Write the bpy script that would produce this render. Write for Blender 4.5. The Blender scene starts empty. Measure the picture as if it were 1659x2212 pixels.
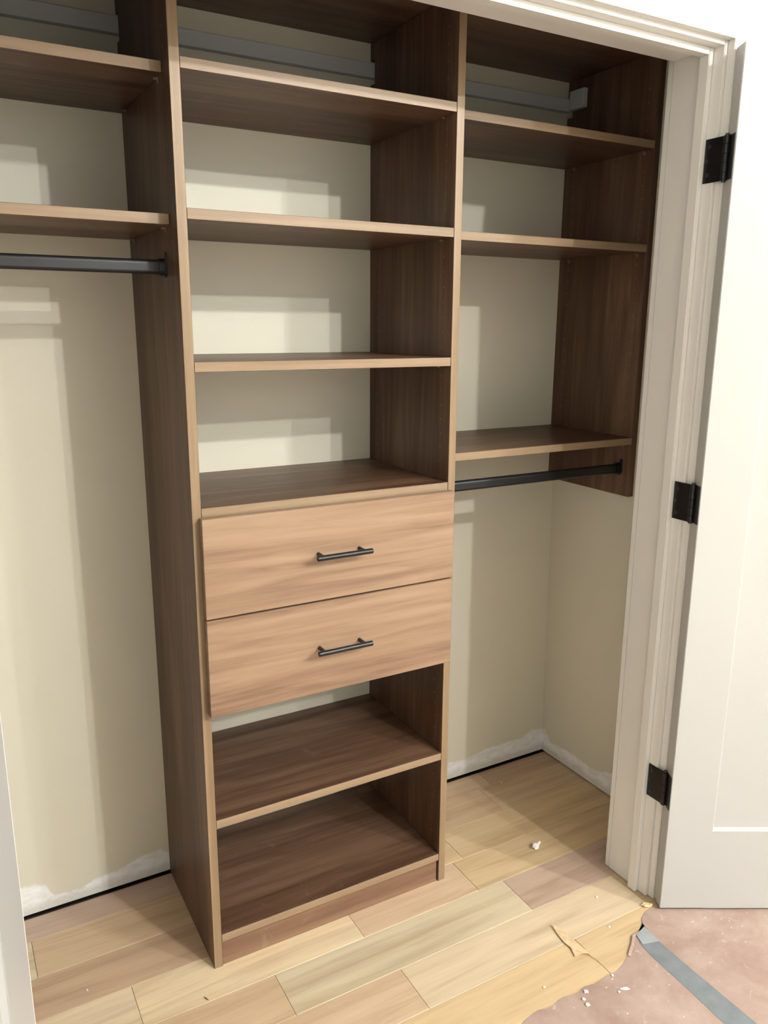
import bpy, bmesh, math, random
from mathutils import Vector, Matrix, noise
random.seed(7)
C = bpy.context.scene.collection
scene = bpy.context.scene

# ------------------------------------------------------------------ camera
W_PX, H_PX = 1659.0, 2212.0
cam_data = bpy.data.cameras.new('camera')
cam_data.sensor_fit = 'HORIZONTAL'
cam_data.sensor_width = 36.0
cam_data.lens = 36.0 * 1723.85 / W_PX
cam_data.clip_start = 0.02
cam = bpy.data.objects.new('camera', cam_data)
C.objects.link(cam)
def rot_cam(a, b, c):
    return (Matrix.Rotation(a, 3, 'Z') @ Matrix.Rotation(b, 3, 'X') @ Matrix.Rotation(c, 3, 'Z'))
cam.matrix_world = Matrix.Translation((-0.4134, -1.4765, 1.3966)) @ rot_cam(-0.5160, 1.3384, 0.0060).to_4x4()
scene.camera = cam

# ------------------------------------------------------------------ world, lamps, exposure
world = bpy.data.worlds.new('world'); scene.world = world
world.use_nodes = True
world.node_tree.nodes['Background'].inputs[0].default_value = (0.9, 0.85, 0.75, 1)
world.node_tree.nodes['Background'].inputs[1].default_value = 0.02
CEIL = 2.90
LAMPS = [(1.26, -3.02, 90), (1.80, -3.90, 84), (2.50, -3.00, 80), (2.95, -3.95, 66)]
for (lx, ly, pw) in LAMPS:                      # round ceiling downlights of the room
    ld = bpy.data.lights.new('room_lamp', 'POINT')
    ld.energy = pw; ld.color = (0.975, 1.0, 0.965); ld.shadow_soft_size = 0.030
    lo = bpy.data.objects.new('room_lamp', ld); C.objects.link(lo)
    lo.location = (lx, ly, CEIL - 0.075)
scene.view_settings.view_transform = 'Standard'
scene.view_settings.look = 'None'
scene.view_settings.gamma = 1.0
scene.view_settings.use_curve_mapping = False
scene.view_settings.exposure = 0.78

# ------------------------------------------------------------------ measurements (metres)
W = 0.61; T = 0.019; D = 0.3733
IN = T; OUT = W - T
XE = 1.214                     # inner face of the right end panel
SF = 0.047                     # front edge of the side bay shelves
CAPZ = 2.043
JX0, JX1 = -0.386, 1.014       # jamb faces left / right
HEAD = 1.930                   # underside of head jamb
YI, YO = -0.175, -0.300        # closet side / room side of the front wall
YS0, YS1 = -0.251, -0.275      # door stop
XL = -1.06; XR = 1.253

# ------------------------------------------------------------------ materials
def new_mat(name, rough=0.5, spec=0.5, metal=0.0):
    m = bpy.data.materials.new(name); m.use_nodes = True
    nt = m.node_tree; b = nt.nodes['Principled BSDF']
    b.inputs['Roughness'].default_value = rough
    b.inputs['Metallic'].default_value = metal
    b.inputs['Specular IOR Level'].default_value = spec
    return m, nt, b
def N(nt, t, **k):
    n = nt.nodes.new(t)
    for a, v in k.items(): setattr(n, a, v)
    return n
def ramp(nt, stops):
    r = N(nt, 'ShaderNodeValToRGB'); e = r.color_ramp.elements
    while len(e) < len(stops): e.new(0.5)
    for i, (p, c) in enumerate(stops):
        e[i].position = p; e[i].color = (*c, 1) if len(c) == 3 else c
    return r
def coords(nt, scale, rnd=0.0, src='pos'):
    g = N(nt, 'ShaderNodeNewGeometry'); mp = N(nt, 'ShaderNodeMapping')
    mp.inputs['Scale'].default_value = scale
    if rnd:
        oi = N(nt, 'ShaderNodeObjectInfo'); mu = N(nt, 'ShaderNodeVectorMath', operation='SCALE')
        mu.inputs[0].default_value = (1.0, 0.73, 0.41); nt.links.new(oi.outputs['Random'], mu.inputs['Scale'])
        mu2 = N(nt, 'ShaderNodeVectorMath', operation='SCALE'); mu2.inputs['Scale'].default_value = rnd
        nt.links.new(mu.outputs[0], mu2.inputs[0])
        ad = N(nt, 'ShaderNodeVectorMath', operation='ADD')
        nt.links.new(g.outputs['Position'], ad.inputs[0]); nt.links.new(mu2.outputs[0], ad.inputs[1])
        nt.links.new(ad.outputs[0], mp.inputs['Vector'])
    else:
        nt.links.new(g.outputs['Position'], mp.inputs['Vector'])
    return mp
def noise_n(nt, vec, scale, detail=3, rough=0.55, dist=0.0):
    n = N(nt, 'ShaderNodeTexNoise'); n.inputs['Scale'].default_value = scale
    n.inputs['Detail'].default_value = detail; n.inputs['Roughness'].default_value = rough
    n.inputs['Distortion'].default_value = dist
    nt.links.new(vec.outputs[0], n.inputs['Vector']); return n
def mixc(nt, fac, a, b, mode='MIX'):
    m = N(nt, 'ShaderNodeMix', data_type='RGBA', blend_type=mode)
    for s, v in ((0, fac), (6, a), (7, b)):
        if isinstance(v, (int, float)): m.inputs[s].default_value = v
        elif isinstance(v, tuple): m.inputs[s].default_value = (*v, 1)
        else: nt.links.new(v, m.inputs[s])
    return m.outputs[2]
def mathn(nt, op, a, b=None):
    m = N(nt, 'ShaderNodeMath', operation=op)
    for i, v in enumerate((a, b)):
        if v is None: continue
        if isinstance(v, (int, float)): m.inputs[i].default_value = v
        else: nt.links.new(v, m.inputs[i])
    return m.outputs[0]
def bump(nt, b, h, strength=0.1, dist=0.002):
    bp = N(nt, 'ShaderNodeBump'); bp.inputs['Strength'].default_value = strength
    bp.inputs['Distance'].default_value = dist
    nt.links.new(h, bp.inputs['Height']); nt.links.new(bp.outputs[0], b.inputs['Normal'])

def wood(name, axis, dark, mid, light, rough=0.45, dust=0.0, band=11.0, fine=90.0, contrast=1.0):
    """melamine wood print, grain running along axis ('x' or 'z')"""
    m, nt, b = new_mat(name, rough, 0.35)
    lo = 0.9
    s1 = {'x': (lo, band, band), 'z': (band, band, lo)}[axis]
    s2 = {'x': (3.0, fine, fine), 'z': (fine, fine, 3.0)}[axis]
    s3 = {'x': (2.2, 34, 34), 'z': (34, 34, 2.2)}[axis]
    n1 = noise_n(nt, coords(nt, s1, 3.0), 1.0, 3, 0.55, 1.1)
    n2 = noise_n(nt, coords(nt, s2, 3.0), 1.0, 2, 0.6, 0.2)
    n3 = noise_n(nt, coords(nt, s3, 3.0), 1.0, 3, 0.6, 1.4)
    mix = mathn(nt, 'ADD', mathn(nt, 'MULTIPLY', n1.outputs[0], 0.55),
                mathn(nt, 'ADD', mathn(nt, 'MULTIPLY', n3.outputs[0], 0.33), mathn(nt, 'MULTIPLY', n2.outputs[0], 0.12)))
    h = 0.14 / contrast
    r = ramp(nt, [(0.5 - h, dark), (0.5, mid), (0.5 + h, light)])
    nt.links.new(mix, r.inputs[0]); col = r.outputs[0]
    if dust:
        nd = noise_n(nt, coords(nt, (1, 1, 1)), 14.0, 5, 0.7, 0.5)
        rd = ramp(nt, [(0.62, (0, 0, 0)), (0.80, (1, 1, 1))]); nt.links.new(nd.outputs[0], rd.inputs[0])
        col = mixc(nt, mathn(nt, 'MULTIPLY', rd.outputs[0], dust), col, (0.42, 0.34, 0.27))
    nt.links.new(col, b.inputs['Base Color'])
    bump(nt, b, n2.outputs[0], 0.06, 0.001)
    return m

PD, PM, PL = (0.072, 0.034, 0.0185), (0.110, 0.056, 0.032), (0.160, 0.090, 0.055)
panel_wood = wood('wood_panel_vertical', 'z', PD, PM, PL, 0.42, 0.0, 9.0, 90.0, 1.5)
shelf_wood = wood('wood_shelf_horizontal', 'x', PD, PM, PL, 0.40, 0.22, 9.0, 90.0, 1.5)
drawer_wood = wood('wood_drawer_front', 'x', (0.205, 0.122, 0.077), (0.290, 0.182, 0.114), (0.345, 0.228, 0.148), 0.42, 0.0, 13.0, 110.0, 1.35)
toe_wood = wood('wood_toe_kick', 'x', (0.14, 0.075, 0.046), (0.20, 0.11, 0.068), (0.29, 0.18, 0.115), 0.45, 0.35, 20.0)
band_x = wood('edge_band_horizontal', 'x', (0.225, 0.150, 0.088), (0.28, 0.190, 0.115), (0.33, 0.235, 0.15), 0.4, 0.0, 40.0, 200.0)
band_z = wood('edge_band_vertical', 'z', (0.20, 0.130, 0.072), (0.26, 0.176, 0.102), (0.33, 0.235, 0.145), 0.4, 0.0, 60.0, 260.0)

def paint(name, col, rough=0.35, spec=0.5, tex=0.03, sc=180, mottle=0.04):
    m, nt, b = new_mat(name, rough, spec)
    c = coords(nt, (1, 1, 1)); n = noise_n(nt, c, 3.0, 3)
    d = tuple(v * (1 - mottle) for v in col)
    r = ramp(nt, [(0.3, d), (0.7, col)]); nt.links.new(n.outputs[0], r.inputs[0])
    nt.links.new(r.outputs[0], b.inputs['Base Color'])
    bump(nt, b, noise_n(nt, c, sc, 3).outputs[0], tex, 0.002)
    return m
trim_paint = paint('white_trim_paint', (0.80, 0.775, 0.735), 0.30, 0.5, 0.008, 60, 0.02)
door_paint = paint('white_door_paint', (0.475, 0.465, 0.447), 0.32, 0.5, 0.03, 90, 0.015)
room_paint = paint('room_wall_paint', (0.86, 0.85, 0.80), 0.6, 0.3, 0.08, 300)
far_paint = paint('far_wall_paint', (0.55, 0.545, 0.53), 0.6, 0.3, 0.08, 300)
ceil_paint = paint('ceiling_paint', (0.80, 0.80, 0.79), 0.7, 0.2, 0.1, 200)
WALLC = (0.73, 0.68, 0.56)

def wall_mat(name, axis, pts, xmin, xmax):
    """beige drywall with a ragged strip of white primer along the floor; pts = (coordinate, height)"""
    m, nt, b = new_mat(name, 0.55, 0.3)
    g = N(nt, 'ShaderNodeNewGeometry'); sep = N(nt, 'ShaderNodeSeparateXYZ')
    nt.links.new(g.outputs['Position'], sep.inputs[0])
    a = sep.outputs['X' if axis == 'x' else 'Y']; z = sep.outputs['Z']
    mr = N(nt, 'ShaderNodeMapRange'); mr.inputs['From Min'].default_value = xmin; mr.inputs['From Max'].default_value = xmax
    nt.links.new(a, mr.inputs['Value'])
    fc = N(nt, 'ShaderNodeFloatCurve'); cu = fc.mapping.curves[0]
    P = [((p - xmin) / (xmax - xmin), h * 5) for p, h in pts]
    cu.points[0].location = (0, P[0][1]); cu.points[1].location = (1, P[-1][1])
    for p in P: cu.points.new(*p)
    for p in cu.points: p.handle_type = 'VECTOR'
    fc.mapping.update()
    nt.links.new(mr.outputs[0], fc.inputs['Value'])
    n1 = noise_n(nt, coords(nt, (40, 40, 90)), 1.0, 4, 0.7)
    n2 = noise_n(nt, coords(nt, (160, 160, 60)), 1.0, 3, 0.7)
    hh = mathn(nt, 'ADD', mathn(nt, 'MULTIPLY', fc.outputs[0], 0.2),
               mathn(nt, 'ADD', mathn(nt, 'MULTIPLY', mathn(nt, 'SUBTRACT', n1.outputs[0], 0.5), 0.016),
                     mathn(nt, 'MULTIPLY', mathn(nt, 'SUBTRACT', n2.outputs[0], 0.5), 0.012)))
    msk = N(nt, 'ShaderNodeMapRange'); msk.inputs['From Min'].default_value = -0.003; msk.inputs['From Max'].default_value = 0.004
    nt.links.new(mathn(nt, 'SUBTRACT', hh, z), msk.inputs['Value'])
    base = ramp(nt, [(0.3, tuple(v * 0.97 for v in WALLC)), (0.7, WALLC)])
    nt.links.new(noise_n(nt, coords(nt, (1, 1, 1)), 2.5, 3).outputs[0], base.inputs[0])
    # smudged dirty filler low down over the primer
    n3 = noise_n(nt, coords(nt, (22, 22, 45)), 1.0, 4, 0.7)
    prim = ramp(nt, [(0.34, (0.80, 0.78, 0.75)), (0.58, (0.92, 0.92, 0.92))]); nt.links.new(n3.outputs[0], prim.inputs[0])
    low = N(nt, 'ShaderNodeMapRange'); low.inputs['From Min'].default_value = 0.034; low.inputs['From Max'].default_value = 0.018
    nt.links.new(mathn(nt, 'ADD', z, mathn(nt, 'MULTIPLY', mathn(nt, 'SUBTRACT', n1.outputs[0], 0.5), 0.03)), low.inputs['Value'])
    pc = mixc(nt, mathn(nt, 'MULTIPLY', low.outputs[0], 0.5), prim.outputs[0], (0.56, 0.52, 0.46))
    col = mixc(nt, msk.outputs[0], base.outputs[0], pc)
    nt.links.new(col, b.inputs['Base Color'])
    bump(nt, b, noise_n(nt, coords(nt, (1, 1, 1)), 260, 3).outputs[0], 0.10, 0.002)
    return m
wall_back_m = wall_mat('beige_drywall_back', 'x',
    [(-1.1, 0.06), (-0.346, 0.084), (-0.297, 0.074), (-0.283, 0.036), (-0.22, 0.032), (-0.185, 0.046), (-0.13, 0.05),
     (-0.076, 0.068), (-0.02, 0.072), (0.002, 0.05), (0.3, 0.06), (0.87, 0.062), (0.928, 0.056), (1.017, 0.070),
     (1.168, 0.072), (1.2, 0.088), (1.25, 0.080)], -1.1, 1.26)
wall_right_m = wall_mat('beige_drywall_right', 'y',
    [(-0.17, 0.06), (0.049, 0.086), (0.101, 0.066), (0.14, 0.054), (0.244, 0.060), (0.333, 0.05), (0.36, 0.08)], -0.18, 0.38)

def flat(name, col, rough=0.5, metal=0.0, spec=0.5, var=0.12, sc=60):
    m, nt, b = new_mat(name, rough, spec, metal)
    n = noise_n(nt, coords(nt, (1, 1, 1)), sc, 3)
    r = ramp(nt, [(0.3, tuple(v * (1 - var) for v in col)), (0.7, tuple(min(1, v * (1 + var * 0.5)) for v in col))])
    nt.links.new(n.outputs[0], r.inputs[0]); nt.links.new(r.outputs[0], b.inputs['Base Color'])
    return m
black_metal = flat('matte_black_metal', (0.008, 0.008, 0.009), 0.38, 0.0, 0.45)
handle_black = flat('black_handle_metal', (0.005, 0.005, 0.006), 0.30, 0.0, 0.45)
hinge_black = flat('black_hinge_metal', (0.006, 0.006, 0.007), 0.33, 0.2, 0.5)
screw_m = flat('hinge_screw_metal', (0.05, 0.05, 0.052), 0.30, 0.5, 0.8)
void_m = flat('gap_shade', (0.012, 0.009, 0.007), 0.9, 0, 0.1)  # near-black colour standing for the shade inside the wall gaps
subfloor_m = flat('subfloor', (0.10, 0.07, 0.045), 0.9, 0, 0.1)
pin_m = flat('pin_glint', (0.24, 0.15, 0.10), 0.35, 0.2, 0.6)
holes_m = flat('pin_hole_glint', (0.21, 0.115, 0.075), 0.4, 0.0, 0.6)  # lighter than the panels: the glint of the holes is put into the colour
fleck_m = flat('white_paint_crumb', (0.86, 0.82, 0.76), 0.6)
chip_m = flat('cream_wood_chip', (0.78, 0.62, 0.36), 0.6)
scrap_m = flat('kraft_scrap', (0.76, 0.56, 0.35), 0.6, 0, 0.3, 0.2, 90)
tape_m = flat('grey_tape', (0.205, 0.222, 0.235), 0.5, 0, 0.4, 0.15, 25)
tape_fold_m = flat('pale_tape_fold', (0.33, 0.345, 0.355), 0.5, 0, 0.4, 0.10, 25)
cleat_m = paint('painted_cleat', (0.66, 0.66, 0.68), 0.4)

def floor_mat():
    m, nt, b = new_mat('light_wood_plank', 0.38, 0.4)
    oi = N(nt, 'ShaderNodeObjectInfo')
    n1 = noise_n(nt, coords(nt, (1.3, 13, 13), 9.0), 1.0, 3, 0.55, 1.6)
    n2 = noise_n(nt, coords(nt, (5, 120, 120), 9.0), 1.0, 2, 0.6)
    n3 = noise_n(nt, coords(nt, (2.4, 34, 34), 9.0), 1.0, 3, 0.6, 0.8)
    s = mathn(nt, 'ADD', mathn(nt, 'MULTIPLY', n1.outputs[0], 0.55),
              mathn(nt, 'ADD', mathn(nt, 'MULTIPLY', n3.outputs[0], 0.30), mathn(nt, 'MULTIPLY', n2.outputs[0], 0.15)))
    r = ramp(nt, [(0.36, (0.77, 0.72, 0.66)), (0.5, (0.98, 0.97, 0.96)), (0.64, (1.10, 1.10, 1.08))])
    nt.links.new(s, r.inputs[0])
    col = mixc(nt, 1.0, oi.outputs['Color'], r.outputs[0], 'MULTIPLY')
    # dusty scuffs
    nd = noise_n(nt, coords(nt, (1, 1, 1)), 9.0, 5, 0.7, 0.6)
    rd = ramp(nt, [(0.60, (0, 0, 0)), (0.78, (1, 1, 1))]); nt.links.new(nd.outputs[0], rd.inputs[0])
    col = mixc(nt, mathn(nt, 'MULTIPLY', rd.outputs[0], 0.22), col, (0.70, 0.64, 0.55))
    nt.links.new(col, b.inputs['Base Color'])
    bump(nt, b, n2.outputs[0], 0.05, 0.001)
    return m
plank_m = floor_mat()

def paper_mat():
    m, nt, b = new_mat('pink_rosin_paper', 0.75, 0.2)
    n1 = noise_n(nt, coords(nt, (1, 1, 1)), 7.0, 5, 0.65, 0.3)
    r = ramp(nt, [(0.30, (0.33, 0.215, 0.18)), (0.5, (0.41, 0.29, 0.245)), (0.72, (0.48, 0.37, 0.315))]); nt.links.new(n1.outputs[0], r.inputs[0])
    n2 = noise_n(nt, coords(nt, (1, 1, 1)), 26.0, 6, 0.75, 1.2)
    r2 = ramp(nt, [(0.60, (0, 0, 0)), (0.72, (1, 1, 1))]); nt.links.new(n2.outputs[0], r2.inputs[0])
    col = mixc(nt, mathn(nt, 'MULTIPLY', r2.outputs[0], 0.65), r.outputs[0], (0.64, 0.56, 0.49))
    n4 = noise_n(nt, coords(nt, (1, 1, 1)), 110.0, 2, 0.5)
    r4 = ramp(nt, [(0.72, (0, 0, 0)), (0.75, (1, 1, 1))]); nt.links.new(n4.outputs[0], r4.inputs[0])
    col = mixc(nt, mathn(nt, 'MULTIPLY', r4.outputs[0], 0.8), col, (0.86, 0.80, 0.74))
    nt.links.new(col, b.inputs['Base Color'])
    bump(nt, b, n1.outputs[0], 0.35, 0.01)
    return m
paper_m = paper_mat()

# ------------------------------------------------------------------ object helpers
def link(name, bm, mats, parent=None, kind=None, smooth=False):
    me = bpy.data.meshes.new(name)
    bmesh.ops.recalc_face_normals(bm, faces=bm.faces)
    bm.to_mesh(me); bm.free()
    for m in (mats if isinstance(mats, (list, tuple)) else [mats]): me.materials.append(m)
    if smooth:
        for p in me.polygons: p.use_smooth = True
    o = bpy.data.objects.new(name, me); C.objects.link(o)
    if parent:
        o.parent = parent
        if parent.get('_loc'): o['_loc'] = 1
        else: me.transform(Matrix.Translation(-o_world(parent)))
    if kind: o['kind'] = kind
    return o
def o_world(p):
    v = Vector((0, 0, 0))
    while p: v += p.location; p = p.parent
    return v
def tag(o, label=None, cat=None, group=None):
    if label: o['label'] = label
    if cat: o['category'] = cat
    if group: o['group'] = group
    return o
def empty(name, loc, label=None, cat=None, group=None, rz=0):
    o = bpy.data.objects.new(name, None); C.objects.link(o); o.location = loc; o.rotation_euler = (0, 0, rz)
    o.empty_display_size = 0.05
    return tag(o, label, cat, group)
def add_box(bm, x0, x1, y0, y1, z0, z1, bev=0.0, mi=0, front=None):
    """front = material index given to the faces that look towards -y"""
    r = bmesh.ops.create_cube(bm, size=1.0)
    vs = r['verts']
    for v in vs:
        v.co = Vector((x0 + (v.co.x + .5) * (x1 - x0), y0 + (v.co.y + .5) * (y1 - y0), z0 + (v.co.z + .5) * (z1 - z0)))
    fs = list({f for v in vs for f in v.link_faces})
    for f in fs:
        f.material_index = mi
        if front is not None and f.normal.y < -0.9: f.material_index = front
    if bev:
        es = list({e for v in vs for e in v.link_edges})
        bmesh.ops.bevel(bm, geom=es, offset=bev, segments=1, affect='EDGES', clamp_overlap=True)
    return bm
def box(name, x0, x1, y0, y1, z0, z1, mats, parent=None, bev=0.0008, front=None, kind=None):
    bm = bmesh.new(); add_box(bm, x0, x1, y0, y1, z0, z1, 0, 0, front)
    if bev:
        bm.normal_update()
        bmesh.ops.bevel(bm, geom=list(bm.edges), offset=bev, segments=1, affect='EDGES', clamp_overlap=True)
    return link(name, bm, mats, parent, kind)
def prism_x(bm, prof, x0, x1, mi=0, front=None):
    """extrude a (y,z) outline from x0 to x1"""
    a = [bm.verts.new((x0, y, z)) for y, z in prof]; b = [bm.verts.new((x1, y, z)) for y, z in prof]
    n = len(prof); fs = [bm.faces.new(a), bm.faces.new(b[::-1])]
    for i in range(n):
        f = bm.faces.new([a[i], b[i], b[(i + 1) % n], a[(i + 1) % n]]); fs.append(f)
    bm.normal_update(); bmesh.ops.recalc_face_normals(bm, faces=fs)
    for f in fs:
        f.material_index = mi
        if front is not None and f.normal.y < -0.9: f.material_index = front
    return fs
def prism_z(bm, prof, z0, z1, mi=0):
    a = [bm.verts.new((x, y, z0)) for x, y in prof]; b = [bm.verts.new((x, y, z1)) for x, y in prof]
    n = len(prof); fs = [bm.faces.new(a), bm.faces.new(b[::-1])]
    for i in range(n): fs.append(bm.faces.new([a[i], b[i], b[(i + 1) % n], a[(i + 1) % n]]))
    bmesh.ops.recalc_face_normals(bm, faces=fs)
    for f in fs: f.material_index = mi
def cyl(bm, p0, p1, r, seg=20, mi=0, r2=None):
    p0 = Vector(p0); p1 = Vector(p1); d = p1 - p0
    q = d.to_track_quat('Z', 'Y').to_matrix().to_4x4()
    bmesh.ops.create_cone(bm, cap_ends=True, segments=seg, radius1=r, radius2=r if r2 is None else r2, depth=d.length,
                          matrix=Matrix.Translation((p0 + p1) / 2) @ q)

# ------------------------------------------------------------------ setting: walls, floor, ceiling
RX0, RX1, RY0 = -2.0, 4.3, -5.0          # the room in front of the closet
def struct(name, *a, **k):
    o = box(name, *a, **k); o['kind'] = 'structure'; return o
struct('wall_back', XL - 0.1, XR + 0.12, D, D + 0.012, 0.005, CEIL, wall_back_m, bev=0)
struct('gap_shade_back', XL - 0.1, XR + 0.12, D + 0.012, D + 0.05, -0.03, CEIL, void_m, bev=0)    # near-black box behind the raised drywall, shade of the floor gap painted in
def right_wall():
    bm = bmesh.new()
    zs = [(0.004, 1.2530), (0.35, 1.2445), (0.60, 1.2400), (0.92, 1.2345), (CEIL, 1.2335)]
    L = []
    for z, x in zs:
        L.append([bm.verts.new(c) for c in ((x, YI + 0.001, z), (x, D - 0.0002, z), (x + 0.012, D - 0.0002, z), (x + 0.012, YI + 0.001, z))])
    for a, b in zip(L, L[1:]):
        for i in range(4): bm.faces.new([a[i], a[(i + 1) % 4], b[(i + 1) % 4], b[i]])
    bm.faces.new(L[0]); bm.faces.new(L[-1][::-1])
    o = link('wall_right', bm, wall_right_m); o['kind'] = 'structure'
right_wall()
struct('gap_shade_right', XR + 0.013, XR + 0.05, YI + 0.001, D, -0.03, CEIL, void_m, bev=0)  # near-black box behind the right wall, its gap shade put into the colour
struct('wall_left', XL - 0.1, XL, YI + 0.001, D - 0.0005, 0.0, CEIL, room_paint, bev=0)
# front wall with the door opening
bm = bmesh.new()
add_box(bm, RX0, JX0 - 0.019, YO, YI, 0.0, CEIL)
add_box(bm, JX1 + 0.019, RX1, YO, YI, 0.0, CEIL)
add_box(bm, JX0 - 0.019, JX1 + 0.019, YO, YI, HEAD + 0.019, CEIL)
link('wall_front', bm, room_paint, kind='structure')
struct('wall_west', RX0 - 0.1, RX0, RY0, YO, 0.0, CEIL, room_paint, bev=0)
struct('wall_east', RX1, RX1 + 0.1, RY0, YO, 0.0, CEIL, far_paint, bev=0)
struct('wall_south', RX0 - 0.1, RX1 + 0.1, RY0 - 0.1, RY0, 0.0, CEIL, far_paint, bev=0)
struct('ceiling', RX0 - 0.1, RX1 + 0.1, RY0 - 0.1, D + 0.05, CEIL, CEIL + 0.05, ceil_paint, bev=0)

# floor: subfloor slab + planks
PX0, PX1, PY0, PY1 = XL, 2.1, -1.52, 0.365
fl = empty('floor', (0, 0, 0)); fl['kind'] = 'structure'
bm = bmesh.new(); add_box(bm, RX0, RX1, RY0, D + 0.05, -0.05, -0.0125)
link('subfloor', bm, subfloor_m, fl)
bm = bmesh.new()
add_box(bm, RX0, PX0 - 0.001, RY0, YO + 0.02, -0.0122, 0.0); add_box(bm, PX1 + 0.001, RX1, RY0, YO + 0.02, -0.0122, 0.0)
add_box(bm, PX0 - 0.001, PX1 + 0.001, RY0, PY0 - 0.001, -0.0122, 0.0)
far = link('far_boards', bm, plank_m, fl); far['kind'] = 'stuff'; far.color = (0.78, 0.70, 0.60, 1)
TAN = (0.60, 0.435, 0.285); GOLD = (0.645, 0.475, 0.285); CREAM = (0.74, 0.585, 0.385); BROWN = (0.50, 0.345, 0.235)
SAGE = (0.64, 0.53, 0.37); ORNG = (0.64, 0.465, 0.315); MAUVE = (0.53, 0.385, 0.30); PALE = (0.70, 0.55, 0.38)
tones = [TAN, GOLD, CREAM, BROWN, SAGE, ORNG, MAUVE, PALE]
RH = 0.1212
rows = {   # row index (0 = at the back wall): seams and tones
    0: ([-0.62, 0.28, 0.98], [TAN, MAUVE, TAN, BROWN]),
    1: ([-0.345, 0.25, 0.93], [SAGE, TAN, TAN, TAN]),
    2: ([-0.80, 0.05, 0.70], [GOLD, BROWN, GOLD, GOLD]),
    3: ([-0.172, 0.335, 0.664, 1.30], [PALE, CREAM, ORNG, GOLD, TAN]),
    4: ([-0.55, 0.110, 0.738, 1.5], [GOLD, TAN, SAGE, MAUVE, TAN]),
    5: ([-0.15, 0.36, 1.0], [TAN, ORNG, PALE, GOLD]),
    6: ([-0.40, 0.16, 0.76], [CREAM, TAN, GOLD, GOLD]),
}
def plank(x0, x1, y0, y1, col):
    g = 0.00035
    top = -0.0002 + random.uniform(-0.00015, 0.00015)
    bm = bmesh.new(); add_box(bm, x0 + g, x1 - g, y0 + g, y1 - g, -0.0122, top)
    bm.normal_update()
    es = [e for e in bm.edges if all(v.co.z > -0.005 for v in e.verts)]
    bmesh.ops.bevel(bm, geom=es, offset=0.0007, segments=1, affect='EDGES')
    o = link('plank', bm, plank_m, fl)
    j = random.uniform(-0.03, 0.03); o.color = (col[0] * (1 + j), col[1] * (1 + j), col[2] * (1 + j), 1)
y1 = 0.2855; r = 0
while True:
    if r == 0: ya, yb = 0.2855, PY1
    else: ya, yb = 0.2855 - r * RH, 0.2855 - (r - 1) * RH
    if yb < PY0: break
    ya = max(ya, PY0)
    if r in rows: seams, cols = rows[r]
    else:
        s = PX0 + random.uniform(0.2, 0.7); seams = []
        while s < PX1 - 0.2: seams.append(s); s += random.uniform(0.5, 0.75)
        cols = [random.choice(tones) for _ in range(len(seams) + 1)]
    xs = [PX0] + list(seams) + [PX1]
    for i in range(len(xs) - 1):
        plank(xs[i], xs[i + 1], ya, yb, cols[i])
    r += 1

# ------------------------------------------------------------------ door frame: jambs, stops, casing
def moulded(name, parts):
    bm = bmesh.new()
    for p in parts:
        add_box(bm, *p)
    bm.normal_update()
    bmesh.ops.bevel(bm, geom=list(bm.edges), offset=0.0014, segments=2, affect='EDGES', clamp_overlap=True)
    return link(name, bm, trim_paint, kind='structure')
HT = HEAD + 0.019
moulded('trim_3', [(JX1, JX1 + 0.0188, YO, YI, 0.001, HT)])                       # right jamb
moulded('trim_4', [(JX0 - 0.0188, JX0, YO, YI, 0.001, HT)])                       # left jamb
moulded('trim_5', [(JX0, JX1, YO, YI, HEAD, HT)])                                 # head jamb
moulded('trim_6', [(JX1 - 0.0125, JX1, YS1, YS0, 0.001, HEAD)])                   # door stops
moulded('trim_7', [(JX0, JX0 + 0.0125, YS1, YS0, 0.001, HEAD)])
moulded('trim_8', [(JX0 + 0.0125, JX1 - 0.0125, YS1, YS0, HEAD - 0.0125, HEAD)])
RV = 0.008; CW = 0.077; CT = 0.017
moulded('trim_9', [(JX1 + RV, JX1 + RV + CW, YO - CT, YO, 0.001, HEAD + RV)])     # side casings
moulded('gap_shade_back0', [(JX0 - RV - CW, JX0 - RV, YO - CT, YO, 0.001, HEAD + RV)])
moulded('gap_shade_back1', [(JX0 - RV - CW, JX1 + RV + CW, YO - CT - 0.001, YO, HEAD + RV, HEAD + RV + CW)])   # head casing
moulded('gap_shade_back2', [(JX1 + 0.0008, JX1 + 0.0188, YI, YI + 0.0155, 0.001, HT)])    # inner drywall return strip
# baseboards of the room wall either side of the opening
o = moulded('baseboard_right', [(JX1 + RV + CW, RX1, YO - 0.013, YO, 0.001, 0.11)])
o = moulded('baseboard_left', [(RX0, JX0 - RV - CW, YO - 0.013, YO, 0.001, 0.11)])

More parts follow.
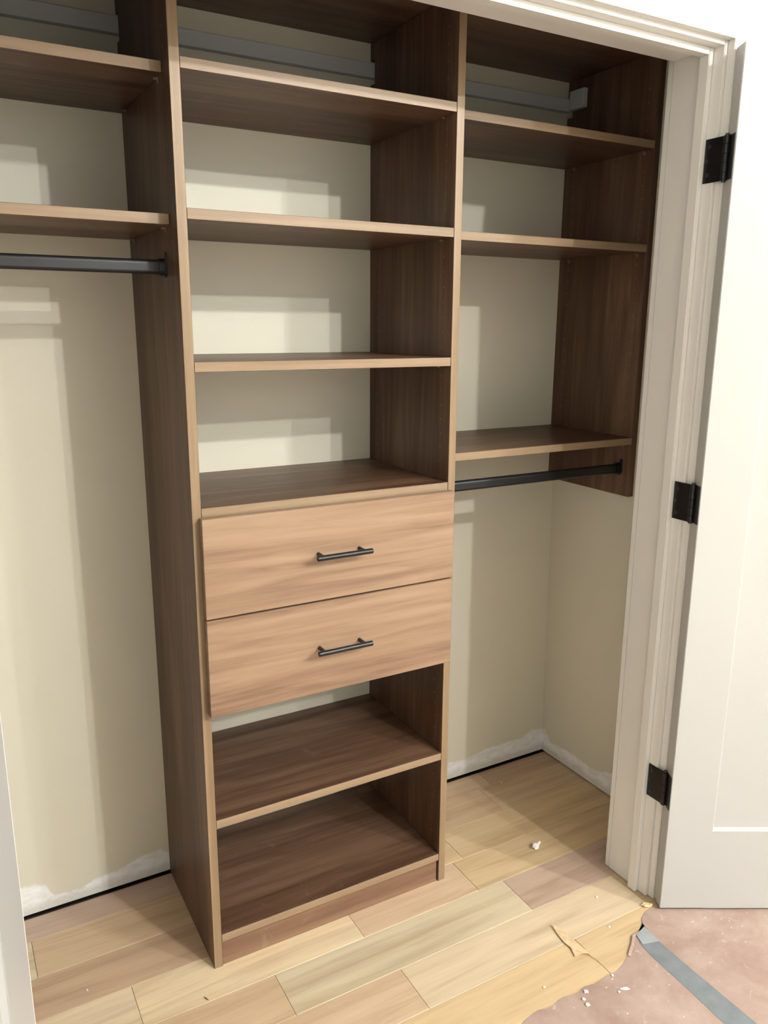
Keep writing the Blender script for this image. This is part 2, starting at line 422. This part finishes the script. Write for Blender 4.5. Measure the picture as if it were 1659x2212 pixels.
# ------------------------------------------------------------------ doors
DZ0, DZ1, DT = 0.008, 1.921, 0.040
def door(name, loc, rz, sgn, width):
    """local x along the leaf from the hinge corner, visible face at y=0, thickness towards sgn*y"""
    root = bpy.data.objects.new(name, None); C.objects.link(root)
    root.location = loc; root.rotation_euler = (0, 0, rz); root['kind'] = 'structure'; root['_loc'] = 1
    root.empty_display_size = 0.05
    def part(nm, x0, x1, y0, y1, z0, z1, bev=0.0012):
        a, b = sorted((sgn * y0, sgn * y1))
        bm = bmesh.new(); add_box(bm, x0, x1, a, b, z0, z1)
        bm.normal_update()
        bmesh.ops.bevel(bm, geom=list(bm.edges), offset=bev, segments=2, affect='EDGES')
        return link(nm, bm, door_paint, root)
    S, RB, RT = 0.109, 0.212, 0.115
    part('stile', 0, S, 0, DT, DZ0, DZ1); part('stile', width - S, width, 0, DT, DZ0, DZ1)
    part('rail', S - 0.002, width - S + 0.002, 0.0, DT, DZ0, DZ0 + RB, 0.0002); part('rail', S - 0.002, width - S + 0.002, 0.0, DT, DZ1 - RT, DZ1, 0.0002)
    part('panel', S, width - S, 0.010, DT - 0.010, DZ0 + RB, DZ1 - RT, 0.0)
    # sloped glazing bead all round the recessed panel
    bm = bmesh.new(); w = 0.006; zb, zt = DZ0 + RB, DZ1 - RT; xa, xb = S, width - S
    o4 = [bm.verts.new((x, sgn * 0.0022, z)) for x, z in ((xa, zb), (xb, zb), (xb, zt), (xa, zt))]
    i4 = [bm.verts.new((x, sgn * 0.0099, z)) for x, z in ((xa + w, zb + w), (xb - w, zb + w), (xb - w, zt - w), (xa + w, zt - w))]
    b4 = [bm.verts.new((x, sgn * 0.0099, z)) for x, z in ((xa, zb), (xb, zb), (xb, zt), (xa, zt))]
    for k in range(4):
        j = (k + 1) % 4
        bm.faces.new([o4[k], o4[j], i4[j], i4[k]]); bm.faces.new([b4[k], b4[j], i4[j], i4[k]]); bm.faces.new([b4[k], b4[j], o4[j], o4[k]])
    link('panel_bead', bm, door_paint, root)
    return root
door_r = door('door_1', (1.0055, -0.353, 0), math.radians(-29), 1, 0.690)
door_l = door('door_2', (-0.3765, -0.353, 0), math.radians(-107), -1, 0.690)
# hinges: frame leaf, knuckle, door leaf
def hinge(zc, h=0.084):
    """hinge of the right hand door, part of door_1; sizes in world space turned into door space"""
    inv = (Matrix.Translation(door_r.location) @ Matrix.Rotation(math.radians(-29), 4, 'Z')).inverted()
    bm = bmesh.new()
    add_box(bm, JX1 - 0.0022, JX1 + 0.0010, -0.3220, -0.2765, zc - h / 2, zc + h / 2)
    bm.normal_update(); bmesh.ops.bevel(bm, geom=list(bm.edges), offset=0.0006, segments=1, affect='EDGES')
    bmesh.ops.transform(bm, matrix=inv, verts=bm.verts)
    lf = link('hinge', bm, hinge_black, door_r)
    for dz, dy in ((0.027, -0.2875), (0.0, -0.2835), (-0.027, -0.2875)):
        bm = bmesh.new(); cyl(bm, (JX1 - 0.0020, dy, zc + dz), (JX1 - 0.0031, dy, zc + dz), 0.0040, 14)
        bmesh.ops.transform(bm, matrix=inv, verts=bm.verts); link('screw', bm, screw_m, lf)
    kx, ky = JX1 + 0.0015, -0.3245
    for a, b in ((-.5, -.32), (-.31, -.11), (-.10, .10), (.11, .31), (.32, .5)):
        bm = bmesh.new(); cyl(bm, (kx, ky, zc + a * h), (kx, ky, zc + b * h), 0.0066, 18)
        bmesh.ops.transform(bm, matrix=inv, verts=bm.verts); link('knuckle', bm, hinge_black, lf)
    bm = bmesh.new(); cyl(bm, (kx, ky, zc - h / 2 - 0.003), (kx, ky, zc + h / 2 + 0.004), 0.0040, 14)
    bmesh.ops.transform(bm, matrix=inv, verts=bm.verts); link('hinge_pin', bm, screw_m, lf)
    bm = bmesh.new(); add_box(bm, -0.0020, 0.0008, 0.0015, 0.0385, zc - h / 2, zc + h / 2)
    bm.normal_update(); bmesh.ops.bevel(bm, geom=list(bm.edges), offset=0.0005, segments=1, affect='EDGES')
    link('door_leaf', bm, hinge_black, lf)
for zc in (1.7195, 1.0160, 0.3180): hinge(zc)

# ------------------------------------------------------------------ closet tower
tower = empty('closet_tower', (W / 2, D / 2, 0), 'tall brown wood-grain shelf tower with two drawers and open shelves', 'shelving tower')
def side_panel(parent, x0, x1, y0, z0, z1, name='side_panel', edge=1):
    nz0, nz1 = 1.952, 2.004          # notch over the wall cleat
    prof = [(y0, z0), (D - 0.0008, z0), (D - 0.0008, nz0), (D - 0.0215, nz0), (D - 0.0215, nz1), (D - 0.0008, nz1), (D - 0.0008, z1), (y0, z1)]
    bm = bmesh.new(); prism_x(bm, prof, x0, x1, 0, edge)
    bm.normal_update()
    bmesh.ops.bevel(bm, geom=list(bm.edges), offset=0.0006, segments=1, affect='EDGES')
    return link(name, bm, [panel_wood, band_z], parent)
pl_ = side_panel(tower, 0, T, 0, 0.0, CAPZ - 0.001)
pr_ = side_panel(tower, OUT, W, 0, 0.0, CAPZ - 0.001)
def holes(parent, faces, z0, z1, ys, skip=()):
    bm = bmesh.new()
    for (x, s) in faces:
        for y in ys:
            z = z0
            while z < z1:
                if not any(abs(z - k) < 0.022 for k in skip):
                    cyl(bm, (x - s * 0.0006, y, z), (x + s * 0.0003, y, z), 0.0019, 8)
                z += 0.032
    o = link('pin_holes', bm, holes_m, parent); o['kind'] = 'stuff'
SH = dict(s1=1.8375, s2=1.5936, s3=1.3245, s4=1.0463, s5=0.3651, s6=0.0805)
tz = [z - T / 2 for z in SH.values()]
holes(pl_, [(0, -1), (T, 1)], 0.13, 1.99, (0.036, 0.332), tz)
holes(pr_, [(OUT, -1), (W, 1)], 0.13, 1.99, (0.036, 0.332), tz)
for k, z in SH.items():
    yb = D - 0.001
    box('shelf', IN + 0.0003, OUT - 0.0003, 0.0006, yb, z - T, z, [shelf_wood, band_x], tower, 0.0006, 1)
box('toe_kick', IN + 0.0004, OUT - 0.0045, 0.0035, 0.0195, 0.0, SH['s6'] - T - 0.0004, toe_wood, tower, 0.0006)
for zc in (SH['s1'], SH['s2'], SH['s3'], SH['s5']):                 # shelf support pins
    for x0, x1 in ((IN, IN + 0.007), (OUT - 0.007, OUT)):
        bm = bmesh.new(); cyl(bm, (x0, 0.045, zc - T - 0.0027), (x1, 0.045, zc - T - 0.0027), 0.0024, 10)
        link('shelf_pin', bm, pin_m, tower)
# drawers
def drawer(z0, z1):
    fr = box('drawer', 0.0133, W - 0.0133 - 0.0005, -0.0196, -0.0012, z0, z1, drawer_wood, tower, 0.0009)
    bm = bmesh.new()                                                # drawer box behind the front
    xa, xb, za, zb = IN + 0.013, OUT - 0.013, z0 + 0.02, z1 - 0.03
    add_box(bm, xa, xa + 0.012, 0.001, 0.33, za, zb); add_box(bm, xb - 0.012, xb, 0.001, 0.33, za, zb)
    add_box(bm, xa, xb, 0.318, 0.33, za, zb); add_box(bm, xa, xb, 0.001, 0.33, za, za + 0.008)
    link('drawer_box', bm, shelf_wood, fr)
    xc, zc = 0.3045, (z0 + z1) / 2 + 0.0005
    yb = -0.0505
    bm = bmesh.new()
    cyl(bm, (xc - 0.064, yb, zc), (xc + 0.064, yb, zc), 0.0058, 28)
    bm.normal_update()
    es = [e for e in bm.edges if len(e.link_faces) == 2 and e.calc_face_angle(0) > 1.2]
    bmesh.ops.bevel(bm, geom=es, offset=0.0008, segments=2, affect='EDGES')
    for s in (-1, 1):
        cyl(bm, (xc + s * 0.048, yb, zc), (xc + s * 0.048, -0.0192, zc), 0.0044, 20)
    link('handle', bm, handle_black, fr, smooth=False)
drawer(0.8252, 1.0285)
drawer(0.6140, 0.8215)

# ------------------------------------------------------------------ side bays
def shelf_thing(x0, x1, z, label, pins, left=True):
    root = empty('bay_shelf', ((x0 + x1) / 2, (SF + D) / 2, z - T), label, 'shelf')
    box('board', x0 + 0.0004, x1 - 0.0004, SF, D - 0.001, z - T, z, [shelf_wood, band_x], root, 0.0006, 1)
    for y in (SF + 0.030, 0.332):
        for x, s in ((x0, 1), (x1, -1)):
            bm = bmesh.new(); cyl(bm, (x, y, z - T - 0.0027), (x + s * 0.008, y, z - T - 0.0027), 0.0026, 10)
            add_box(bm, min(x, x + s * 0.0015), max(x, x + s * 0.0015), y - 0.004, y + 0.004, z - T - 0.010, z - T - 0.0002)
            link('shelf_pin', bm, pin_m, root)
LX = -0.80
ep = empty('end_panel', (XE + T / 2, D / 2, 0.939), 'dark brown wood-grain end panel on the right closet wall stopping below the rod', 'panel')
side_panel(ep, XE, XE + T, SF, 0.939, CAPZ - 0.001, 'board', 0)  # front edge in the darker panel wood, its shadow put into the colour
holes(ep, [(XE, -1)], 0.97, 1.99, (SF + 0.030, 0.332), [1.8393 - T / 2, 1.5948 - T / 2, 1.1016 - T / 2])
ep2 = empty('end_panel', (LX - T / 2, D / 2, 1.35), 'brown wood-grain end panel closing the far left of the left bay', 'panel')
side_panel(ep2, LX - T, LX, SF, 1.35, CAPZ - 0.001, 'board')
shelf_thing(LX, 0, 1.8381, 'upper shelf of the left bay, its support pin showing underneath', 1)
shelf_thing(LX, 0, 1.5871, 'lower shelf of the left bay just above the hanging rod', 1)
shelf_thing(W, XE, 1.8393, 'highest of the three shelves in the right bay, below the white bracket block', 0)
shelf_thing(W, XE, 1.5948, 'middle shelf of the right bay', 0)
shelf_thing(W, XE, 1.1016, 'lowest shelf of the right bay, right above the hanging rod', 0)
tp = box('top_shelf', LX - T, XE + T, SF, D - 0.001, CAPZ, CAPZ + T, [shelf_wood, band_x], None, 0.0006, 1)
tag(tp, 'long dark top board capping all the closet bays', 'shelf')
# hanging rods
def rod(x0, x1, yc, zc, label, ends):
    root = empty('hanging_rod', ((x0 + x1) / 2, yc, zc - 0.0135), label, 'closet rod')
    def oval(w, h, n=28):
        out = []
        for i in range(n):
            a = 2 * math.pi * i / n
            c, s = math.cos(a), math.sin(a)
            rr = w / 2
            out.append((yc + rr * c, zc + (h / 2 - rr) * (1 if s >= 0 else -1) + rr * s))
        return out
    bm = bmesh.new(); prism_x(bm, oval(0.015, 0.0265), x0 + 0.001, x1 - 0.001); link('rod', bm, black_metal, root)
    for x, s in ends:
        bm = bmesh.new()
        # cup plate with raised screw tab on the front side
        a = []
        for i in range(13):
            t = math.pi + math.pi * i / 12
            a.append((yc + 0.0125 * math.cos(t), zc - 0.006 + 0.0125 * math.sin(t)))
        prof = a + [(yc + 0.0125, zc + 0.0150), (yc - 0.0030, zc + 0.0150)]
        for i in range(7):
            t = -0.1 + (math.pi + 0.1) * i / 6
            prof.append((yc - 0.0079 + 0.0046 * math.cos(t), zc + 0.0225 + 0.0046 * math.sin(t)))
        xa, xb = (x, x + s * 0.0035)
        prism_x(bm, prof, min(xa, xb), max(xa, xb))
        # cup collar around the rod
        col = oval(0.0215, 0.0315)
        xa, xb = (x + s * 0.0035, x + s * 0.014)
        prism_x(bm, col, min(xa, xb), max(xa, xb))
        link('rod_bracket', bm, black_metal, root)
rod(LX, 0, 0.0905, 1.4965, 'black oval hanging rod under the left bay shelves', [(0, -1), (LX, 1)])
rod(W, XE, 0.0860, 1.0130, 'black oval hanging rod under the lowest right bay shelf', [(XE, -1), (W, 1)])
# wall cleat behind the bays and the block on the right end panel
o = box('wall_cleat', LX - T + 0.002, XE - 0.004, D - 0.0190, D - 0.0005, 1.9645, 1.9965, cleat_m, None, 0.001)
tag(o, 'pale painted wooden cleat along the back wall under the top board', 'cleat')
o = box('bracket_block', XE - 0.0150, XE - 0.0002, 0.296, 0.3515, 1.966, 2.014, cleat_m, None, 0.0012)
tag(o, 'small white block fixed on the right end panel above the highest shelf', 'block')

# ------------------------------------------------------------------ floor paper, tape and debris
def sheet(name, pts, z, th, mat, curl=0.0):
    bm = bmesh.new()
    vs = [bm.verts.new((x, y, z)) for x, y in pts]
    f = bm.faces.new(vs)
    if f.normal.z < 0: f.normal_flip()
    bmesh.ops.triangulate(bm, faces=[f])
    r = bmesh.ops.extrude_face_region(bm, geom=list(bm.faces))
    for v in [g for g in r['geom'] if isinstance(g, bmesh.types.BMVert)]: v.co.z += th
    return link(name, bm, mat)
torn = [(1.012, -0.343), (0.994, -0.336), (0.969, -0.340), (0.948, -0.350), (0.935, -0.364), (0.930, -0.381), (0.903, -0.380),
        (0.883, -0.382), (0.870, -0.393), (0.858, -0.402), (0.846, -0.409), (0.830, -0.420), (0.800, -0.433), (0.772, -0.440), (0.750, -0.437),
        (0.730, -0.440), (0.705, -0.441), (0.682, -0.436), (0.660, -0.441), (0.644, -0.440), (0.625, -0.435), (0.608, -0.436), (0.590, -0.442), (0.572, -0.440),
        (0.555, -0.435), (0.538, -0.437), (0.517, -0.441), (0.489, -0.452), (0.44, -0.449), (0.36, -0.456), (0.20, -0.47), (0.0, -0.49), (-0.3, -0.52)]
pp = torn + [(-0.32, -2.4), (2.9, -2.4), (2.9, -0.325), (1.10, -0.325), (1.045, -0.326), (1.020, -0.331)]
o = sheet('floor_paper', pp, 0.0002, 0.0009, paper_m)
tag(o, 'pink protective floor paper with a torn ragged edge, specked with white dust', 'floor paper')
# thin curl where the torn edge lifts off the boards
bm = bmesh.new()
edge = torn[4:12]
for i in range(len(edge) - 1):
    (xa, ya), (xb, yb_) = edge[i], edge[i + 1]
    for (p, q) in (((xa, ya), (xb, yb_)),):
        d = Vector((q[0] - p[0], q[1] - p[1])); n = Vector((d.y, -d.x)).normalized() * 0.006
        if n.y > 0: n = -n
        v = [bm.verts.new(c) for c in ((p[0], p[1], 0.0040), (q[0], q[1], 0.0042), (q[0] + n.x, q[1] + n.y, 0.0010), (p[0] + n.x, p[1] + n.y, 0.0010))]
        w_ = [bm.verts.new(c) for c in ((p[0], p[1], 0.0046), (q[0], q[1], 0.0048), (q[0] + n.x, q[1] + n.y, 0.0014), (p[0] + n.x, p[1] + n.y, 0.0014))]
        bm.faces.new(w_)
        bm.faces.new(v[::-1])
        for k in range(4): bm.faces.new([v[k], v[(k + 1) % 4], w_[(k + 1) % 4], w_[k]])
c = link('lifted_edge', bm, paper_m, o)
tp = sheet('tape', [(0.893, -0.390), (0.910, -0.402), (0.926, -0.420), (0.925, -0.525), (0.926, -0.678), (0.929, -1.3), (0.931, -2.3), (0.868, -2.3), (0.866, -1.2), (0.867, -0.646), (0.872, -0.567),
                     (0.874, -0.505), (0.876, -0.441), (0.882, -0.405)], 0.0013, 0.0003, tape_m)
tag(tp, 'blue-grey strip of tape running over the pink floor paper', 'tape')
bm = bmesh.new()
q = [(0.892, -0.386, 0.0045), (0.929, -0.376, 0.0050), (0.927, -0.424, 0.0019), (0.885, -0.412, 0.0019)]
v = [bm.verts.new(c) for c in q]; w_ = [bm.verts.new((a, b, c + 0.0004)) for a, b, c in q]
bm.faces.new(v[::-1]); bm.faces.new(w_)
for k in range(4): bm.faces.new([v[k], v[(k + 1) % 4], w_[(k + 1) % 4], w_[k]])
link('folded_end', bm, tape_fold_m, tp)['label'] = 'paler folded over tape end'
def crumb(name, x, y, z, r, mat, seed, sq=(1, 1, .5), rz=0.0, lob=0.35):
    bm = bmesh.new(); bmesh.ops.create_icosphere(bm, subdivisions=2, radius=r)
    for v in bm.verts:
        n = noise.noise(v.co * (1.6 / r) + Vector((seed, seed * 1.7, 0)))
        v.co = v.co * (1 + lob * 2 * n)
        v.co = Vector((v.co.x * sq[0], v.co.y * sq[1], v.co.z * sq[2]))
    bmesh.ops.rotate(bm, cent=(0, 0, 0), matrix=Matrix.Rotation(rz, 3, 'Z'), verts=bm.verts)
    mz = min(v.co.z for v in bm.verts)
    for v in bm.verts: v.co.z -= mz
    o = link(name, bm, mat); o.location = (x, y, z); return o
o = crumb('plaster_crumb', 0.899, -0.017, 0.0, 0.0105, fleck_m, 3, (1.35, 0.8, 0.6), 0.3, 0.5)
tag(o, 'small white crumpled scrap on the planks inside the right bay', 'debris')
fl_list = [(0.675, -0.449, .0050, 0), (0.657, -0.462, .0035, 0), (0.654, -0.476, .0045, 0), (0.754, -0.484, .0048, 1), (0.737, -0.484, .003, 0),
           (0.757, -0.444, .0036, 0)]
names = ['biggest of the cream flecks at the torn edge of the pink paper', 'smallest fleck of the three in a line on the pink paper, middle one',
         'cream fleck on the pink paper farthest in front of the torn edge', 'long narrow bright white fleck on the pink paper',
         'tiny white fleck just left of the long bright one', 'small white fleck at the torn edge right of the biggest one']
for i, ((x, y, r_, e), nm) in enumerate(zip(fl_list, names)):
    o = crumb('paint_fleck', x, y, 0.0011, r_, fleck_m, 10 + i, (1.9, .8, .3) if e else (1, 1, .4), -0.5)
    tag(o, nm, 'debris', 'pale flecks on the pink paper')
for i, (x, y, r_, nm) in enumerate([(0.606, -0.395, .003, 'tiny pale crumb on the planks left of the pink paper'),
                                    (0.858, -0.333, .003, 'tiny pale crumb on the planks beside the grey tape end'),
                                    (0.905, -0.243, .0035, 'pale crumb on the scuffed planks near the right jamb'),
                                    (-0.257, 0.077, .0028, 'thin pale shaving on the planks of the left bay'),
                                    (1.012, 0.282, .0025, 'tiny white speck on the planks near the back right corner')]):
    o = crumb('floor_crumb', x, y, 0.0, r_, fleck_m, 30 + i, (.55, 1.5, .4) if i in (3, 4) else (1, 1, .4), 0.2)
    tag(o, nm, 'debris', 'pale crumbs on the planks')
o = crumb('floor_crumb', -0.041, -0.069, 0.0, .0034, flat('dark_bark_splinter', (0.12, 0.08, 0.05), 0.7), 41, (.35, 1.9, .3), 0.4)
tag(o, 'dark splinter on the cream plank in front of the tower', 'debris')
bm = bmesh.new()
def extr(pts, z0, th, bm):
    v = [bm.verts.new((x, y, z0 + dz)) for x, y, dz in pts]; w_ = [bm.verts.new((x, y, z0 + dz + th)) for x, y, dz in pts]
    f1 = bm.faces.new(v[::-1]); f2 = bm.faces.new(w_)
    for k in range(len(v)): bm.faces.new([v[k], v[(k + 1) % len(v)], w_[(k + 1) % len(v)], w_[k]])
    bmesh.ops.triangulate(bm, faces=[f1, f2])
extr([(0.742, -0.262, .003), (0.747, -0.282, .003), (0.751, -0.314, .003), (0.7535, -0.346, .003), (0.756, -0.366, .002), (0.7605, -0.405, 0),
      (0.7535, -0.373, .002), (0.742, -0.367, .0025), (0.7365, -0.352, .002), (0.7225, -0.363, 0), (0.7315, -0.341, .0015),
      (0.7295, -0.319, .0010), (0.7335, -0.291, .0012)], 0.0018, 0.0009, bm)
o = link('kraft_scrap', bm, scrap_m); tag(o, 'torn tan splinter of kraft paper lying on the planks before the pink paper', 'debris')
o = crumb('wood_chip', 0.992, -0.3275, 0.0, 0.010, chip_m, 52, (1.5, .8, .35), -0.35, 0.3)
tag(o, 'cream wooden chip at the foot of the right door frame', 'debris')

# ------------------------------------------------------------------ lamps on the room ceiling
for i, (lx, ly, pw) in enumerate(LAMPS):
    root = empty('ceiling_light', (lx, ly, CEIL - 0.03), ['ceiling light of the room nearest the closet opening', 'ceiling light of the far row, the one more to the left', 'ceiling light of the near row, the one more to the right', 'ceiling light farthest to the right in the far row'][i], 'ceiling light', 'room ceiling lights')
    bm = bmesh.new(); cyl(bm, (lx, ly, CEIL - 0.012), (lx, ly, CEIL - 0.0002), 0.085, 32, r2=0.09)
    link('lamp_plate', bm, trim_paint, root)
for ob in bpy.data.objects:
    if '_loc' in ob: del ob['_loc']
